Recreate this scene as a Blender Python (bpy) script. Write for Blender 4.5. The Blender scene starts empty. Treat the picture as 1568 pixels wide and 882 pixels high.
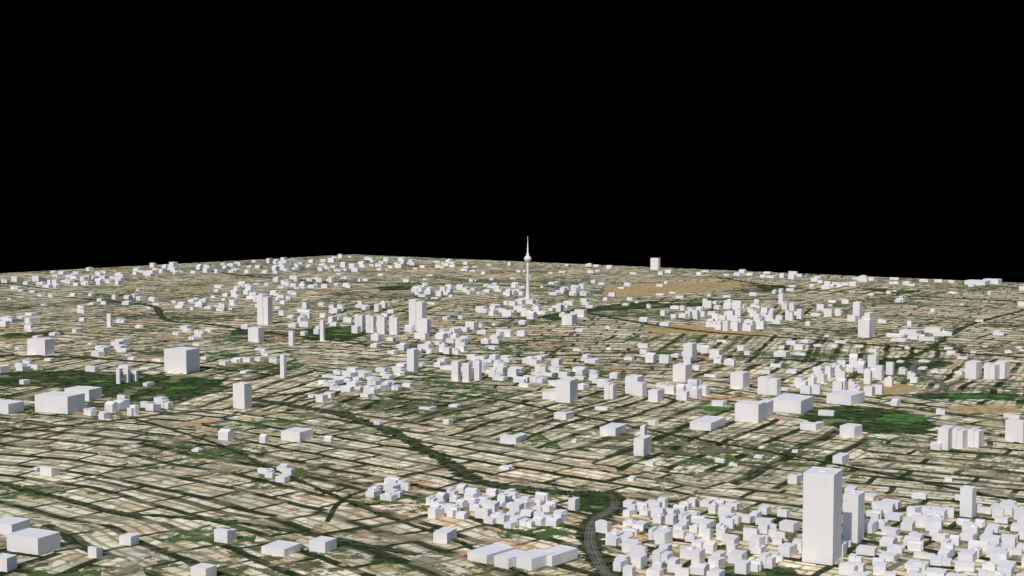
import bpy, math, random
import numpy as np
from mathutils import Vector
random.seed(7); np.random.seed(7)
# ------------------------------------------------------------ survey maths (photo 1568x882 -> metres)
F=2178.0; H=659.0; TH=math.atan(158/2178.0); S,C=math.sin(TH),math.cos(TH)
def G(px,py):
    xr=(px-784)/F; yr=(441-py)/F
    dx=xr; dy=C+S*yr; dz=-S+C*yr
    t=H/(-dz); return (dx*t,dy*t)
def ztop(y,py):
    k=(441-py)/F
    return H+y*(k*C-S)/(C+k*S)
# ------------------------------------------------------------ node helpers
def newmat(name):
    m=bpy.data.materials.new(name); m.use_nodes=True
    nt=m.node_tree; nt.nodes.clear()
    out=nt.nodes.new('ShaderNodeOutputMaterial'); b=nt.nodes.new('ShaderNodeBsdfPrincipled')
    nt.links.new(b.outputs[0],out.inputs[0]); b.inputs['Roughness'].default_value=1.0
    b.inputs['Specular IOR Level'].default_value=0.0
    return m,nt,b
class NT:
    def __init__(s,nt): s.nt=nt
    def set(s,sock,v):
        if isinstance(v,bpy.types.NodeSocket): s.nt.links.new(v,sock)
        elif v is not None:
            if isinstance(v,tuple) and len(v)==3 and sock.type=='RGBA': v=v+(1,)
            sock.default_value=v
    def m(s,op,a,b=None,c=None,clamp=False):
        n=s.nt.nodes.new('ShaderNodeMath'); n.operation=op; n.use_clamp=clamp
        s.set(n.inputs[0],a); s.set(n.inputs[1],b); s.set(n.inputs[2],c); return n.outputs[0]
    def vm(s,op,a,b=None,scale=None):
        n=s.nt.nodes.new('ShaderNodeVectorMath'); n.operation=op
        s.set(n.inputs[0],a); s.set(n.inputs[1],b)
        if scale is not None: s.set(n.inputs['Scale'],scale)
        return n.outputs[0]
    def mix(s,f,a,b,mode='MIX'):
        n=s.nt.nodes.new('ShaderNodeMix'); n.data_type='RGBA'; n.blend_type=mode
        s.set(n.inputs[0],f); s.set(n.inputs[6],a); s.set(n.inputs[7],b); return n.outputs[2]
    def noise(s,v,scale,detail=3,rough=.55):
        n=s.nt.nodes.new('ShaderNodeTexNoise'); s.set(n.inputs['Vector'],v)
        n.inputs['Scale'].default_value=scale; n.inputs['Detail'].default_value=detail; n.inputs['Roughness'].default_value=rough
        return n.outputs
    def voro(s,v,scale,rand=1.0,feature='F1'):
        n=s.nt.nodes.new('ShaderNodeTexVoronoi'); n.voronoi_dimensions='2D'; n.feature=feature
        s.set(n.inputs['Vector'],v); n.inputs['Scale'].default_value=scale; n.inputs['Randomness'].default_value=rand
        return n.outputs
    def sstep(s,v,a,b):
        n=s.nt.nodes.new('ShaderNodeMapRange'); n.interpolation_type='SMOOTHSTEP'
        s.set(n.inputs[0],v); n.inputs[1].default_value=a; n.inputs[2].default_value=b; return n.outputs[0]
    def ramp(s,v,stops,interp='LINEAR'):
        n=s.nt.nodes.new('ShaderNodeValToRGB'); n.color_ramp.interpolation=interp
        e=n.color_ramp.elements
        while len(e)<len(stops): e.new(.5)
        for i,(p,c) in enumerate(stops): e[i].position=p; e[i].color=c+(1,)
        s.set(n.inputs[0],v); return n.outputs[0]
    def brick(s,v,w,h,mort,c1=(1,1,1),c2=(0,0,0),smooth=.15,off=.5,bias=0):
        n=s.nt.nodes.new('ShaderNodeTexBrick'); s.set(n.inputs['Vector'],v)
        n.inputs['Scale'].default_value=1; n.inputs['Mortar Size'].default_value=mort
        n.inputs['Mortar Smooth'].default_value=smooth; n.inputs['Brick Width'].default_value=w
        n.inputs['Row Height'].default_value=h; n.inputs['Bias'].default_value=bias
        s.set(n.inputs['Color1'],c1); s.set(n.inputs['Color2'],c2); n.offset=off
        return n.outputs['Color'],n.outputs['Fac']
    def sep(s,c):
        n=s.nt.nodes.new('ShaderNodeSeparateColor'); s.nt.links.new(c,n.inputs[0]); return n.outputs
# ------------------------------------------------------------ ground material
def ground_mat():
    m,nt,b=newmat('aerial_city_ground'); k=NT(nt)
    tc=nt.nodes.new('ShaderNodeTexCoord'); co=tc.outputs['Object']
    p=k.vm('SCALE',co,scale=.01)
    w=k.noise(p,.4,2)[1]
    w=k.vm('SUBTRACT',w,(.5,.5,.5)); pw=k.vm('ADD',p,k.vm('SCALE',w,scale=.6))
    wd=k.vm('SCALE',k.vm('SUBTRACT',k.noise(p,.25,2)[1],(.5,.5,.5)),scale=5.0)
    dv=k.voro(k.vm('ADD',p,wd),.10); sep=k.sep(dv[1])
    ang=k.m('ADD',k.m('MULTIPLY',k.m('SUBTRACT',sep[0],.5),.75),.56)
    ang=k.m('ADD',ang,k.m('MULTIPLY',k.m('GREATER_THAN',sep[1],.74),1.5708))
    vr=nt.nodes.new('ShaderNodeVectorRotate'); vr.rotation_type='Z_AXIS'
    nt.links.new(pw,vr.inputs[0]); nt.links.new(ang,vr.inputs['Angle']); pr=vr.outputs[0]
    prs=k.vm('MULTIPLY',pr,(1,.62,1))
    _,fA=k.brick(prs,1.5,.60,.080,off=.37,smooth=.3)  # street mask, row gaps widened to take in the painted shadow
    _,fL=k.brick(pr,9.3,3.6,.12,off=.41,smooth=.4)
    cB,fB=k.brick(prs,.46,.19,.032,c1=(0,0,0),c2=(1,1,1),off=.43)
    cell=k.sep(k.voro(k.vm('MULTIPLY',pr,(1.0,1.15,1)),2.8)[1])
    roof=k.ramp(cell[0],[(0,(.70,.595,.435)),(.22,(.50,.425,.305)),(.38,(.87,.77,.61)),(.60,(.62,.43,.28)),(.67,(.35,.315,.25)),(.76,(.93,.87,.75))],'CONSTANT')
    roof=k.mix(k.m('MULTIPLY',cB,.45),roof,(.79,.69,.52))
    blk,_=k.brick(prs,1.5,.60,.0,c1=(.72,.72,.72),c2=(1.15,1.15,1.15),off=.37)
    roof=k.mix(1.0,roof,blk,'MULTIPLY')
    yard=k.mix(k.noise(p,6,2)[0],(.09,.105,.05),(.35,.30,.19))
    col=k.mix(k.m('MULTIPLY',fB,.7),roof,yard)
    green=k.noise(p,.16,3)[0]
    tn=k.noise(pr,2.0,5,.7)[0]
    tm=k.sstep(k.m('ADD',tn,k.m('MULTIPLY',k.m('SUBTRACT',green,.5),.8)),.55,.59)
    treec=k.mix(k.noise(p,9,3)[0],(.026,.045,.016),(.125,.15,.06))
    col=k.mix(k.m('MULTIPLY',tm,.88),col,treec)
    shaded_street=k.mix(k.sstep(k.noise(p,1.1,3)[0],.48,.62),(.020,.032,.014),(.23,.21,.155))  # asphalt and tree green, with street shadow painted into the dark tone
    col=k.mix(k.m('MULTIPLY',fA,.95),col,shaded_street)
    col=k.mix(k.m('MULTIPLY',fL,.8),col,(.026,.042,.018))
    bt=k.noise(p,.06,4)[0]
    col=k.mix(k.sstep(bt,.38,.66),k.mix(1,col,(.93,.96,.85),'MULTIPLY'),k.mix(1,col,(1.12,1.03,.89),'MULTIPLY'))
    sl=k.sep(k.voro(pr,.75)[1])
    gm=k.m('MULTIPLY',k.m('LESS_THAN',sl[0],.11),k.sstep(k.noise(p,2.2,5,.7)[0],.46,.53))
    col=k.mix(gm,col,k.mix(k.noise(p,5,4)[0],(.025,.065,.018),(.14,.20,.06)))
    sm=k.m('MULTIPLY',k.m('LESS_THAN',sl[1],.035),k.sstep(k.noise(p,3,4)[0],.45,.55))
    col=k.mix(sm,col,k.mix(k.noise(p,5,4)[0],(.50,.27,.13),(.62,.44,.26)))
    at=nt.nodes.new('ShaderNodeAttribute'); at.attribute_name='landuse'
    sa=k.sep(at.outputs['Color'])
    en=k.m('MULTIPLY',k.m('SUBTRACT',k.noise(p,1.6,5,.7)[0],.5),1.7)
    def mask(ch): return k.sstep(k.m('ADD',sa[ch],en),.44,.54)
    detail=k.noise(p,3.5,5,.75)[0]
    tan=k.mix(k.sstep(k.noise(k.vm('MULTIPLY',p,(1,2.5,1)),.5,4)[0],.35,.65),(.40,.33,.17),(.62,.39,.18))
    tan=k.mix(k.sstep(detail,.48,.60),tan,(.22,.21,.08))
    lawn=k.mix(k.sstep(detail,.40,.60),(.025,.09,.025),(.12,.25,.06))
    forest=k.mix(k.sstep(detail,.42,.60),(.012,.028,.011),(.06,.10,.032))
    forest=k.mix(k.sstep(k.noise(p,1.1,5)[0],.57,.62),forest,(.20,.21,.10))
    col=k.mix(k.m('MULTIPLY',mask(2),.93),col,tan)
    col=k.mix(k.m('MULTIPLY',mask(0),.95),col,forest)
    col=k.mix(k.m('MULTIPLY',mask(1),.95),col,lawn)
    nt.links.new(col,b.inputs['Base Color'])
    return m
# ------------------------------------------------------------ ground mesh (square map tile)
Cn=np.array(G(540,389.5)); dL=np.array(G(0,418.5))-Cn; dL/=np.linalg.norm(dL)
dR=np.array((-dL[1],dL[0])); 
if dR[0]<0: dR=-dR
SZ=12000; st=25; n=SZ//st+1
uu,vv=np.meshgrid(np.arange(n)*st,np.arange(n)*st,indexing='ij')
X=Cn[0]+uu*dL[0]+vv*dR[0]; Y=Cn[1]+uu*dL[1]+vv*dR[1]
def inpoly(X,Y,poly):
    ins=np.zeros(X.shape,bool); j=len(poly)-1
    for i in range(len(poly)):
        xi,yi=poly[i]; xj,yj=poly[j]
        with np.errstate(divide='ignore',invalid='ignore'):
            c=((yi>Y)!=(yj>Y))&(X<(xj-xi)*(Y-yi)/((yj-yi) if yj!=yi else 1e-9)+xi)
        ins^=c; j=i
    return ins
FOREST=[[(-60,572),(120,566),(250,573),(345,580),(350,598),(300,606),(255,622),(180,612),(140,600),(60,592),(-60,590)],
 [(820,486),(870,474),(950,464),(1010,460),(1010,468),(940,472),(900,482),(850,492)],
 [(450,505),(540,498),(575,508),(530,524),(460,520)],
 [(1210,628),(1300,618),(1400,632),(1440,650),(1420,668),(1330,664),(1240,650)],
 [(860,757),(925,750),(965,765),(940,795),(905,800),(880,780)],
 [(1150,436),(1200,436),(1215,446),(1170,446)],
 [(1290,560),(1380,545),(1480,556),(1440,566),(1330,570)],
 [(350,505),(390,500),(400,512),(350,516)],
 [(570,440),(640,434),(630,444),(580,446)],
 [(900,470),(1100,462),(1100,468),(930,476)],
 [(1300,440),(1420,445),(1380,452)],
 [(1380,600),(1568,602),(1568,612),(1400,612)],
 [(930,810),(1000,850),(1000,880),(950,880)],
 [(540,850),(620,842),(640,868),(600,884)],
 [(0,510),(110,506),(90,514),(0,520)],
 [(1080,868),(1230,862),(1230,890),(1080,890)]]
LAWN=[[(1340,636),(1400,630),(1430,640),(1400,652),(1350,648)],[(1050,624),(1110,618),(1130,628),(1070,632)],
 [(1430,602),(1540,605),(1568,610),(1450,610)],[(240,592),(310,590),(300,597),(250,598)],
 [(880,768),(905,762),(915,775),(895,782)],
 [(1150,560),(1230,552),(1200,564)],[(500,504),(545,503),(530,514)]]
TAN=[[(925,438),(1000,433),(1135,432),(1140,440),(1070,447),(990,455),(920,452)],
 [(970,503),(1060,497),(1200,511),(1160,516),(1000,509)],[(1270,590),(1340,585),(1420,590),(1400,604),(1290,606)],
 [(920,758),(1000,750),(1020,762),(950,766)],[(0,515),(90,510),(60,524),(0,526)],
 [(1440,622),(1568,618),(1568,632),(1460,634)],[(470,866),(560,856),(580,868),(500,880)]]
def lay(polys):
    M=np.zeros(X.shape)
    for P in polys: M[inpoly(X,Y,[G(*q) for q in P])]=1
    for _ in range(4):
        M=(M+np.roll(M,1,0)+np.roll(M,-1,0)+np.roll(M,1,1)+np.roll(M,-1,1))/5
    return M
cols=np.zeros((n*n,4),np.float32); cols[:,3]=1
for ch,L in enumerate((FOREST,LAWN,TAN)): cols[:,ch]=lay(L).ravel()*1.25-.25
verts=np.zeros((n*n,3),np.float32); verts[:,0]=X.ravel(); verts[:,1]=Y.ravel()
idx=np.arange(n*n).reshape(n,n)
q=np.stack([idx[:-1,:-1],idx[1:,:-1],idx[1:,1:],idx[:-1,1:]],-1).reshape(-1,4)
me=bpy.data.meshes.new('ground'); me.vertices.add(n*n); me.vertices.foreach_set('co',verts.ravel())
me.loops.add(q.size); me.loops.foreach_set('vertex_index',q.ravel().astype(np.int32))
me.polygons.add(len(q)); me.polygons.foreach_set('loop_start',np.arange(0,q.size,4,dtype=np.int32))
me.update(calc_edges=True)
if me.polygons[0].normal.z<0: me.flip_normals()
at=me.color_attributes.new('landuse','FLOAT_COLOR','POINT'); at.data.foreach_set('color',cols.ravel())
gr=bpy.data.objects.new('ground',me); bpy.context.collection.objects.link(gr); me.materials.append(ground_mat())
# ------------------------------------------------------------ roads / railway ribbons
def ribmat(name,c1,c2,edge):
    m,nt,b=newmat(name); k=NT(nt)
    tc=nt.nodes.new('ShaderNodeTexCoord'); p=k.vm('SCALE',tc.outputs['Object'],scale=.01)
    c=k.mix(k.sstep(k.noise(p,4,4,.7)[0],.42,.58),c1,c2)
    uv=nt.nodes.new('ShaderNodeUVMap'); sx=nt.nodes.new('ShaderNodeSeparateXYZ'); nt.links.new(uv.outputs[0],sx.inputs[0])
    if edge:
        e=k.m('ABSOLUTE',k.m('SUBTRACT',k.m('FRACT',k.m('MULTIPLY',sx.outputs[0],edge)),.5))
        c=k.mix(k.m('MULTIPLY',k.sstep(e,.25,.38),.5),c,(.22,.21,.175))
    else:
        e=k.m('ABSOLUTE',k.m('SUBTRACT',sx.outputs[0],.5))
        lane=k.m('MULTIPLY',k.m('SUBTRACT',1,k.sstep(e,.06,.14)),k.sstep(k.noise(p,1.5,3)[0],.48,.58))
        c=k.mix(k.m('MULTIPLY',lane,.5),c,(.16,.155,.13))
    nt.links.new(c,b.inputs['Base Color']); return m
M_ROAD=ribmat('asphalt_tree_lined',(.020,.032,.015),(.085,.10,.045),0)
M_RAIL=ribmat('railway_ballast',(.07,.075,.05),(.16,.15,.125),3)
M_HWY=ribmat('motorway_asphalt',(.10,.10,.09),(.17,.165,.15),2)
def catmull(P,sub=24):
    P=[P[0]]+P+[P[-1]]; out=[]
    for i in range(1,len(P)-2):
        a,b_,c,d=[np.array(z) for z in P[i-1:i+3]]
        for t in np.linspace(0,1,sub,endpoint=False):
            out.append(.5*((2*b_)+(c-a)*t+(2*a-5*b_+4*c-d)*t*t+(3*b_-a-3*c+d)*t**3))
    out.append(np.array(P[-2])); return out
zr=[.5]
def ribbon(name,pix,width,mat):
    pts=catmull([G(*p_) for p_ in pix]); z=zr[0]; zr[0]+=.15
    V=[];Fc=[];U=[]
    for i,p_ in enumerate(pts):
        t=pts[min(i+1,len(pts)-1)]-pts[max(i-1,0)]; t=t/(np.linalg.norm(t)+1e-9); nn=np.array((-t[1],t[0]))
        for s_ in(-1,1):
            ww=width*((.55+.9*random.random()) if mat is M_ROAD else 1)/2
            q_=p_+nn*ww*s_; V.append((q_[0],q_[1],z)); U.append(((s_+1)/2,i*.1))
        if i: Fc.append((2*i-2,2*i-1,2*i+1,2*i))
    me=bpy.data.meshes.new(name); me.from_pydata(V,[],Fc); me.update()
    if me.polygons[0].normal.z<0: me.flip_normals()
    ul=me.uv_layers.new(name='UVMap')
    for l in me.loops: ul.data[l.index].uv=U[l.vertex_index]
    me.materials.append(mat)
    o=bpy.data.objects.new(name,me); bpy.context.collection.objects.link(o)
ribbon('railway_embankment',[(960,905),(930,872),(905,835),(903,800),(935,785),(945,768),(925,756),(870,755),(800,748),(730,735),(695,715),(650,688),(600,662),(520,635),(440,620),(385,612)],44,M_ROAD)
ribbon('railway',[(948,905),(918,865),(903,828),(912,795),(938,780),(942,768)],20,M_RAIL)
ribbon('motorway',[(1340,606),(1400,604),(1440,597),(1440,585),(1408,572),(1400,560),(1450,550),(1568,540)],24,M_HWY)
for pl,wd in [([(-30,662),(120,650),(260,634),(400,622),(520,604)],18),
  ([(-20,735),(100,765),(180,785),(330,797),(450,815),(640,850)],20),
  ([(380,612),(470,600),(560,583),(700,578)],24),
  ([(60,452),(180,462),(235,470),(255,490),(320,497),(430,512)],36),
  ([(430,512),(560,528),(700,545),(840,545),(960,540),(1100,545),(1290,556)],26),
  ([(560,470),(640,480),(720,487),(820,486),(900,474),(1010,462),(1200,458)],40),
  ([(900,480),(1050,505),(1240,520),(1400,534),(1568,548)],34),
  ([(640,600),(760,612),(900,640),(1040,668),(1230,702),(1568,770)],15),
  ([(1568,475),(1480,500),(1400,545),(1290,560)],26),
  ([(1100,425),(1200,440),(1330,450),(1568,462)],34),
  ([(200,640),(330,680),(420,720),(560,780),(700,830),(820,890)],12),
  ([(500,800),(520,770),(560,752),(640,742)],9),
  ([(300,412),(400,425),(520,432),(700,436),(860,440)],36),
  ([(-20,545),(120,548),(280,560),(420,575)],20)]:
    ribbon('road',pl,wd,M_ROAD)
# ------------------------------------------------------------ buildings
def bmat(name,c):
    m,nt,b=newmat(name); k=NT(nt)
    tc=nt.nodes.new('ShaderNodeTexCoord'); p=k.vm('SCALE',tc.outputs['Object'],scale=.01)
    s_=k.sep(k.voro(p,1.1)[1])
    f=k.m('ADD',k.m('MULTIPLY',s_[0],.08),.94)
    f=k.m('MULTIPLY',f,k.m('ADD',k.m('MULTIPLY',k.noise(p,6,4)[0],.08),.95))
    cc=nt.nodes.new('ShaderNodeCombineColor')
    for i in range(3): nt.links.new(f,cc.inputs[i])
    nt.links.new(k.mix(1,cc.outputs[0],c,'MULTIPLY'),b.inputs['Base Color']); b.inputs['Roughness'].default_value=.8
    return m
M_B=bmat('pale_render_wall',(.79,.775,.775))
M_T=bmat('pale_concrete',(.78,.77,.76))
class MB:
    def __init__(s): s.v=[];s.f=[]
    def prism(s,fp,z0,z1,cap=True,inset=0,drop=0):
        b0=len(s.v); n_=len(fp)
        s.v+=[(x,y,z0) for x,y in fp]+[(x,y,z1) for x,y in fp]
        for i in range(n_):
            j=(i+1)%n_; s.f.append((b0+i,b0+j,b0+n_+j,b0+n_+i))
        if inset:
            cx=sum(x for x,y in fp)/n_; cy=sum(y for x,y in fp)/n_
            c=[]
            for x,y in fp:
                l=math.hypot(x-cx,y-cy); t=(l-inset*1.4)/l; c.append((cx+(x-cx)*t,cy+(y-cy)*t))
            b1=len(s.v); s.v+=[(x,y,z1) for x,y in c]+[(x,y,z1-drop) for x,y in c]
            for i in range(n_):
                j=(i+1)%n_
                s.f.append((b0+n_+i,b0+n_+j,b1+j,b1+i)); s.f.append((b1+i,b1+j,b1+n_+j,b1+n_+i))
            s.f.append(tuple(b1+n_+i for i in range(n_)))
        else: s.f.append(tuple(b0+n_+i for i in range(n_)))
    def rect(s,cx,cy,w,d,a,z0,z1,ox=0,oy=0,**kw):
        r=(math.cos(a),-math.sin(a)); b=(math.sin(a),math.cos(a)); fp=[]
        for sx,sy in((-1,-1),(1,-1),(1,1),(-1,1)):
            u=ox+sx*w/2; v=oy+sy*d/2; fp.append((cx+r[0]*u+b[0]*v,cy+r[1]*u+b[1]*v))
        s.prism(fp,z0,z1,**kw)
    def gable(s,cx,cy,w,d,a,z0,z1,hr):
        r=(math.cos(a),-math.sin(a)); b=(math.sin(a),math.cos(a)); b0=len(s.v)
        def P(u,v,z): return (cx+r[0]*u+b[0]*v,cy+r[1]*u+b[1]*v,z)
        s.v+=[P(-w/2,-d/2,z0),P(w/2,-d/2,z0),P(w/2,d/2,z0),P(-w/2,d/2,z0),P(-w/2,-d/2,z1),P(w/2,-d/2,z1),P(w/2,d/2,z1),P(-w/2,d/2,z1),P(-w/2,0,z1+hr),P(w/2,0,z1+hr)]
        for f in((0,1,5,4),(2,3,7,6),(1,2,6,9,5),(3,0,4,8,7),(4,5,9,8),(6,7,8,9)): s.f.append(tuple(b0+i for i in f))
    def make(s,name,mat,origin=None):
        me=bpy.data.meshes.new(name); ox,oy=origin or (0,0)
        me.from_pydata([(x-ox,y-oy,z) for x,y,z in s.v],[],s.f); me.update(); me.materials.append(mat)
        o=bpy.data.objects.new(name,me); o.location=(ox,oy,0); bpy.context.collection.objects.link(o); return o
occupied=[]
def bld(name,xl,xr,yt,yb,fs=.3,kind='flat',mat=None,a=None):
    xm=xl+(1-fs)*(xr-xl); px,py=G(xm,yb); phi=math.atan2(px,py)
    if a is None: a=max(math.radians(20),phi+math.radians(15))+random.uniform(0,.15)
    else: a=math.radians(a)
    e=a-phi; sc=py/F
    w=(xm-xl)*sc/math.cos(e); d=min((xr-xm)*sc/max(math.sin(e),.1),w*2.2)
    ext=w*math.sin(a)*.5+d*math.cos(a)*.7
    z1=ztop(py,yt); rise=F*(H-z1)*(1/py-1/(py+ext)); z1=max(ztop(py,yt+min(rise,(yb-yt)*.55)),5)
    r=(math.cos(a),-math.sin(a)); b=(math.sin(a),math.cos(a))
    cx=px-r[0]*w/2+b[0]*d/2; cy=py-r[1]*w/2+b[1]*d/2
    m=MB()
    if kind=='tower':
        m.rect(cx,cy,w,d,a,-2,z1,inset=.8,drop=.8)
        m.rect(cx,cy,w*.22,d*.22,a,z1-1,z1+.6)
    elif kind=='slab':
        m.rect(cx,cy,w*.54,d,a,-2,z1,ox=-w*.23); m.rect(cx,cy,w*.5,d*.86,a,-2,z1*.93,ox=w*.25,oy=d*.03)
    elif kind=='step':
        m.rect(cx,cy,w,d,a,-2,z1*.72); m.rect(cx,cy,w*.5,d*.8,a,-2,z1,ox=w*.2,oy=d*.06)
    elif kind=='L':
        m.rect(cx,cy,w,d*.45,a,-2,z1,oy=-d*.275); m.rect(cx,cy,w*.42,d*.6,a,-2,z1*.88,ox=w*.28,oy=d*.2)
    elif kind=='gable':
        m.gable(cx,cy,w,d,a,-2,z1*.75,z1*.25)
    else:
        m.rect(cx,cy,w,d,a,-2,z1,inset=min(w,d)*.03,drop=.5)
    m.make(name,mat or M_B,(cx,cy)); occupied.append((cx,cy,max(w,d)*.62))
def cluster(name,poly,n_,w=(18,38),d=(14,34),h=(12,30),ang=28,mat=None,gab=.12,gap=1.0):
    P=[G(*q_) for q_ in poly]; xs=[p_[0] for p_ in P]; ys=[p_[1] for p_ in P]; m=MB(); got=0; tries=0
    while got<n_ and tries<n_*60:
        tries+=1
        x=random.uniform(min(xs),max(xs)); y=random.uniform(min(ys),max(ys))
        if not inpoly(np.array([x]),np.array([y]),P)[0]: continue
        ww=random.uniform(*w); dd=random.uniform(*d); r_=(ww+dd)*.30*gap
        if any((x-o[0])**2+(y-o[1])**2<(r_+o[2])**2 for o in occupied): continue
        occupied.append((x,y,r_)); hh=h[0]+(h[1]-h[0])*random.random()**1.7
        a=math.radians(ang+random.gauss(0,5)+random.choice((0,0,0,90)))
        t=random.random()
        if t<gab: m.gable(x,y,ww,dd,a,-2,hh*.75,hh*.25)
        elif t<.5: m.rect(x,y,ww,dd,a,-2,hh)
        elif t<.7:
            m.rect(x,y,ww,dd*.45,a,-2,hh,oy=-dd*.275); m.rect(x,y,ww*.42,dd*.6,a,-2,hh*.85,ox=ww*.28,oy=dd*.2)
        elif t<.88:
            m.rect(x,y,ww*.55,dd,a,-2,hh,ox=-ww*.23); m.rect(x,y,ww*.5,dd*.8,a,-2,hh*.78,ox=ww*.25)
        else:
            m.rect(x,y,ww,dd,a,-2,hh*.8); m.rect(x,y,ww*.4,dd*.45,a,hh*.8-1,hh,ox=ww*.1)
        got+=1
    if got: m.make(name,mat or M_B)
bld('high_rise_tower',1228,1288,719,866,.22,'tower',a=27)
bld('high_rise_tower',1290,1323,753,832,.30,'tower',a=30)
bld('office_tower',1470,1494,745,793,.25,'tower')
bld('office_tower',394,418,451,498,.35,'slab')
bld('office_tower',626,654,458,508,.3,'slab'); bld('office_tower',640,660,488,514,.3,'tower')
bld('cubic_office_block',252,306,533,572,.38,'flat'); bld('office_tower',357,386,586,627,.4,'tower')
bld('exhibition_hall',55,130,602,634,.35,'flat'); bld('exhibition_hall',100,156,593,614,.35,'flat'); bld('exhibition_hall',-30,36,614,634,.35,'flat')
bld('office_block',43,83,518,544,.35,'flat'); bld('power_station_block',996,1011,395,413,.2,'tower')
bld('office_tower',850,885,580,617,.35,'flat')
bld('administration_block',1125,1185,611,648,.4,'L'); bld('office_tower',1160,1196,577,606,.2,'slab'); bld('administration_block',1180,1246,607,634,.3,'flat')
bld('office_tower',1046,1067,525,553,.35,'tower'); bld('office_tower',623,641,534,569,.4,'tower')
bld('chimney_block',429,439,543,579,.4,'tower'); bld('apartment_tower',691,706,553,583,.3,'tower'); bld('apartment_tower',708,722,556,585,.3,'tower'); bld('apartment_tower',724,738,553,583,.3,'tower')
for x0,y0,y1 in((543,481,508),(560,482,510),(577,483,512),(596,484,513)): bld('apartment_slab',x0,x0+16,y0,y1,.3,'slab')
bld('office_tower',1314,1340,478,517,.35,'step'); bld('hotel_block',1306,1320,462,490,.3,'tower')
for a_ in((1478,1503,553,581),(1507,1530,556,582),(1524,1546,553,580),(1436,1460,653,690),(1456,1482,655,688),(1482,1506,656,686),(1540,1580,641,678),
          (1030,1060,557,586),(1118,1148,569,596),(1286,1320,650,671),(1225,1262,645,660),(1266,1324,600,621),(957,986,575,604),(925,945,586,612)):
    bld('office_block',*a_,.35,random.choice(('flat','L','slab','flat')))
for a_ in((400,461,832,853),(473,516,824,847),(328,363,808,832),(183,213,818,836),(-20,46,795,820),(12,92,814,850),(-10,26,850,876),(292,332,865,890),(135,157,836,855),
          (663,700,810,833),(430,480,657,677),(765,808,664,680),(848,880,629,643),(1425,1450,676,690),(483,502,604,616),(62,91,714,730),(830,880,596,613),(918,960,650,668),(1056,1112,640,660),(1206,1230,725,742),(870,888,762,782),(1275,1300,695,712)):
    bld('warehouse' if a_[1]-a_[0]>40 else 'commercial_building',*a_,.42,random.choice(('flat','L','flat','flat')))
bld('church_nave',970,998,668,699,.45,'flat')
bld('church_tower',980,991,651,690,.4,'tower')
bld('gabled_house',334,359,656,675,.4,'gable'); bld('gabled_house',397,412,664,679,.4,'gable'); bld('gabled_house',1364,1380,610,622,.4,'gable')
for i,a_ in enumerate(((715,790,838,864),(756,812,846,872),(790,850,846,874),(818,886,840,868))):
    bld('warehouse',*a_,.6,'flat',a=40)
for x0,x1,y0,y1 in((178,186,564,588),(189,200,565,586),(203,212,567,584),(490,498,490,522),(442,452,507,530),(164,172,480,500),(1192,1202,449,466),(860,884,481,498),(380,404,501,524)):
    bld('apartment_tower',x0,x1,y0,y1,.35,'tower')
bld('stadium_hall',1478,1516,429,437,.2,'flat'); bld('warehouse',1506,1534,427,435,.2,'flat')
K=cluster
K('housing_estate',[(655,772),(700,750),(830,764),(868,800),(800,815),(660,790)],50,(14,27),(16,34),(10,19))
K('housing_estate',[(915,812),(960,775),(1100,772),(1222,792),(1224,850),(1130,890),(960,890)],92,(14,27),(15,34),(10,24))
K('residential_quarter',[(1292,815),(1350,782),(1568,785),(1590,895),(1280,895)],84,(15,34),(16,40),(8,22))
K('residential_quarter',[(1225,750),(1360,760),(1540,765),(1568,800),(1330,795)],12,(16,36),(16,40),(8,18))
K('housing_estate',[(556,758),(600,738),(624,750),(600,770)],9,(16,26),(20,34),(14,22))
K('housing_estate',[(386,726),(430,702),(460,708),(434,738)],7,(16,28),(16,26),(10,18))
K('university_quarter',[(465,592),(560,558),(620,566),(640,588),(600,606),(480,610)],36,(20,50),(20,50),(8,20))
K('office_quarter',[(560,520),(640,502),(720,520),(700,545),(590,545)],26,(18,40),(20,50),(14,34))
K('office_quarter',[(600,565),(700,540),(790,545),(800,575),(640,587)],24,(20,50),(20,50),(10,26))
K('office_quarter',[(440,505),(480,480),(545,490),(560,512),(450,518)],15,(18,36),(20,50),(18,44))
K('office_quarter',[(660,520),(720,500),(800,503),(800,530),(700,537)],17,(25,50),(20,50),(16,38))
K('residential_quarter',[(740,570),(840,548),(910,555),(940,590),(900,612),(780,590)],30,(25,50),(20,50),(10,28))
K('apartment_towers',[(960,600),(1075,585),(1090,610),(1000,615)],12,(22,38),(20,40),(22,45))
K('apartment_towers',[(1210,590),(1270,565),(1310,555),(1370,570),(1420,580),(1360,608),(1222,604)],40,(18,32),(18,36),(22,48))
K('apartment_towers',[(1060,502),(1120,485),(1172,502),(1140,512)],16,(22,40),(20,50),(22,50))
K('office_quarter',[(1000,478),(1080,464),(1260,474),(1340,490),(1230,500),(1020,486)],52,(20,42),(20,50),(16,52))
K('shopping_quarter',[(1340,515),(1440,502),(1455,520),(1380,528)],9,(40,80),(30,80),(10,24))
K('office_quarter',[(950,548),(1140,530),(1150,550),(980,560)],12,(22,40),(20,50),(12,34))
K('office_quarter',[(1030,560),(1230,530),(1250,570),(1060,590)],8,(25,60),(20,50),(10,26))
K('city_centre_quarter',[(710,478),(800,462),(905,462),(905,486),(790,490)],34,(22,55),(25,60),(14,38))
K('city_centre_quarter',[(840,447),(900,436),(905,452),(850,456)],12,(30,60),(25,60),(14,34))
K('residential_quarter',[(620,445),(800,436),(805,454),(640,456)],32,(22,50),(25,50),(14,38))
K('residential_quarter',[(260,465),(340,450),(440,445),(480,465),(300,480)],32,(25,50),(25,50),(12,34))
K('residential_quarter',[(320,440),(480,424),(540,440),(340,455)],36,(25,50),(25,50),(12,40))
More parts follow.
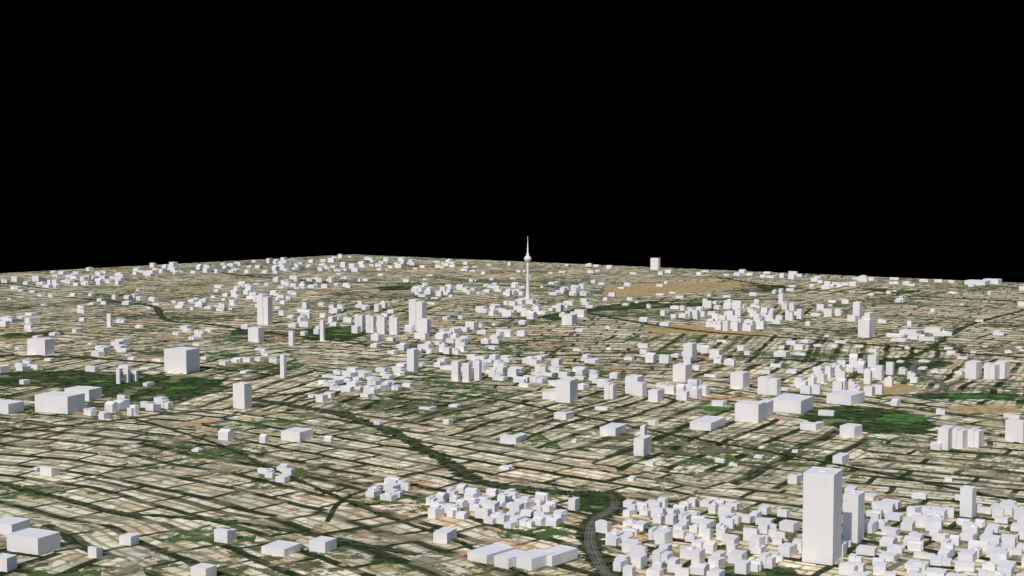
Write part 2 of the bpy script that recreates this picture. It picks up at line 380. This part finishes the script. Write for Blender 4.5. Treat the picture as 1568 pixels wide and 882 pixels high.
K('office_quarter',[(420,480),(500,464),(620,468),(620,484),(440,492)],18,(25,50),(25,50),(16,38))
K('residential_quarter',[(60,436),(180,420),(188,436),(70,444)],26,(25,50),(25,50),(16,40))
K('residential_quarter',[(120,466),(200,452),(260,455),(200,474)],9,(25,50),(25,50),(10,28))
K('residential_quarter',[(0,490),(50,480),(50,496),(0,500)],6,(30,60),(25,60),(12,30))
K('distant_buildings',[(278,406),(540,393),(690,398),(700,412),(420,420),(290,418)],86,(28,60),(30,60),(14,42))
K('distant_buildings',[(0,428),(100,416),(270,407),(290,418),(60,440),(0,446)],40,(28,60),(30,60),(14,38))
K('distant_buildings',[(700,404),(860,404),(1000,411),(1100,415),(1100,424),(720,414)],14,(26,56),(30,60),(12,32))
K('distant_buildings',[(1100,415),(1568,435),(1568,446),(1100,424)],26,(30,60),(30,60),(12,32))
K('distant_buildings',[(480,405),(700,400),(860,420),(800,434),(520,430)],30,(25,50),(25,50),(10,28))
K('housing_estate',[(138,535),(205,522),(218,540),(150,546)],8,(25,45),(25,45),(12,22))
K('housing_estate',[(112,638),(150,615),(245,610),(255,625),(160,645)],11,(24,38),(20,36),(16,32))
K('housing_estate',[(-10,560),(64,550),(66,566),(0,572)],5,(25,50),(25,45),(15,30))
K('housing_estate',[(360,552),(420,540),(425,555),(370,560)],5,(24,40),(20,40),(12,24))
K('housing_estate',[(1150,436),(1240,430),(1330,440),(1250,446)],10,(25,55),(25,50),(12,30))
K('housing_estate',[(250,512),(300,500),(340,510),(290,522)],6,(25,50),(25,50),(10,24))
K('scattered_buildings',[(0,520),(420,530),(430,600),(0,600)],18,(18,45),(18,40),(6,20),gap=2)
K('scattered_buildings',[(0,445),(560,430),(620,520),(0,520)],42,(18,46),(20,50),(8,26),gap=2)
K('scattered_buildings',[(600,425),(1568,445),(1568,535),(700,520)],68,(18,50),(20,50),(8,26),gap=2)
K('scattered_buildings',[(560,530),(1568,530),(1568,640),(620,640)],46,(18,46),(18,45),(6,20),gap=2)
K('scattered_buildings',[(0,640),(1568,640),(1568,740),(0,740)],16,(12,26),(12,26),(6,16),gap=2)
# ------------------------------------------------------------ television tower
def tv():
    bx,by=G(808,462); zt=ztop(by,362)
    prof=[(22,-2),(22,6),(15,12),(11,30),(9,70),(7.6,130),(6.6,200),(6.4,zt*.615)]
    def lathe(name,prof,seg=24,mat=M_T):
        V=[];Fc=[]
        for r,z in prof:
            for i in range(seg):
                t=2*math.pi*i/seg; V.append((r*math.cos(t),r*math.sin(t),z))
        for j in range(len(prof)-1):
            for i in range(seg):
                k_=(i+1)%seg; Fc.append((j*seg+i,j*seg+k_,(j+1)*seg+k_,(j+1)*seg+i))
        Fc.append(tuple((len(prof)-1)*seg+i for i in range(seg)))
        me=bpy.data.meshes.new(name); me.from_pydata(V,[],Fc); me.update(); me.materials.append(mat)
        for p_ in me.polygons: p_.use_smooth=len(p_.vertices)==4
        return bpy.data.objects.new(name,me)
    e=bpy.data.objects.new('television_tower',None); e.location=(bx,by,0); bpy.context.collection.objects.link(e)
    zc=zt*.655; R=20
    parts=[lathe('concrete_shaft',prof),
     lathe('sphere_pod',[(R*math.sin(math.pi*i/16)+.01,zc-R*math.cos(math.pi*i/16)) for i in range(17)]),
     lathe('pod_ring',[(R+.2,zc-3),(R+1.8,zc-2.5),(R+1.8,zc+2.5),(R+.2,zc+3)]),
     lathe('pod_neck',[(9,zc+R-2.5),(8,zc+R+8),(6,zc+R+14)]),
     lathe('antenna_mast',[(4.6,zc+R+13),(4.2,zc+R+40),(3,zc+R+41),(2.6,zt*.9),(1.6,zt*.9+1),(1.1,zt)],12)]
    m=MB(); m.rect(0,0,120,70,math.radians(30),-2,12,inset=2,drop=1); m.rect(0,0,60,95,math.radians(30),-2,20,ox=-12,oy=6)
    o=m.make('entrance_pavilion',M_B); parts.append(o)
    for o in parts:
        if o.name not in bpy.context.collection.objects: bpy.context.collection.objects.link(o)
        o.parent=e
tv()
# ------------------------------------------------------------ light
el=math.radians(42); sd=Vector((-.38,-.92,0)).normalized()*math.cos(el); sd.z=math.sin(el)
L=bpy.data.lights.new('sun','SUN'); L.energy=2.75; L.angle=math.radians(.5); L.color=(1,.94,.88)
lo=bpy.data.objects.new('sun',L); lo.rotation_euler=(sd).to_track_quat('Z','Y').to_euler(); bpy.context.collection.objects.link(lo)
W=bpy.data.worlds.new('World'); bpy.context.scene.world=W; W.use_nodes=True; nt=W.node_tree; nt.nodes.clear(); k=NT(nt)
out=nt.nodes.new('ShaderNodeOutputWorld'); bg=nt.nodes.new('ShaderNodeBackground'); nt.links.new(bg.outputs[0],out.inputs[0])
sky=nt.nodes.new('ShaderNodeTexSky'); sky.sky_type='NISHITA'; sky.sun_disc=False; sky.sun_elevation=el; sky.sun_rotation=math.atan2(sd.x,sd.y)
tc=nt.nodes.new('ShaderNodeTexCoord'); sx=nt.nodes.new('ShaderNodeSeparateXYZ'); nt.links.new(tc.outputs['Generated'],sx.inputs[0])
f=k.sstep(sx.outputs[2],.20,.42)   # space-black low sky, daylight only from high above
nt.links.new(k.mix(f,(0,0,0),sky.outputs[0]),bg.inputs[0]); bg.inputs[1].default_value=.13
# ------------------------------------------------------------ camera
cd=bpy.data.cameras.new('camera'); cd.lens=50; cd.sensor_width=36; cd.clip_start=1; cd.clip_end=60000
cam=bpy.data.objects.new('camera',cd); cam.location=(0,0,H); cam.rotation_euler=(math.pi/2-TH,0,0)
bpy.context.collection.objects.link(cam); sc=bpy.context.scene; sc.camera=cam
sc.view_settings.view_transform='Standard'; sc.view_settings.look='None'; sc.view_settings.exposure=0
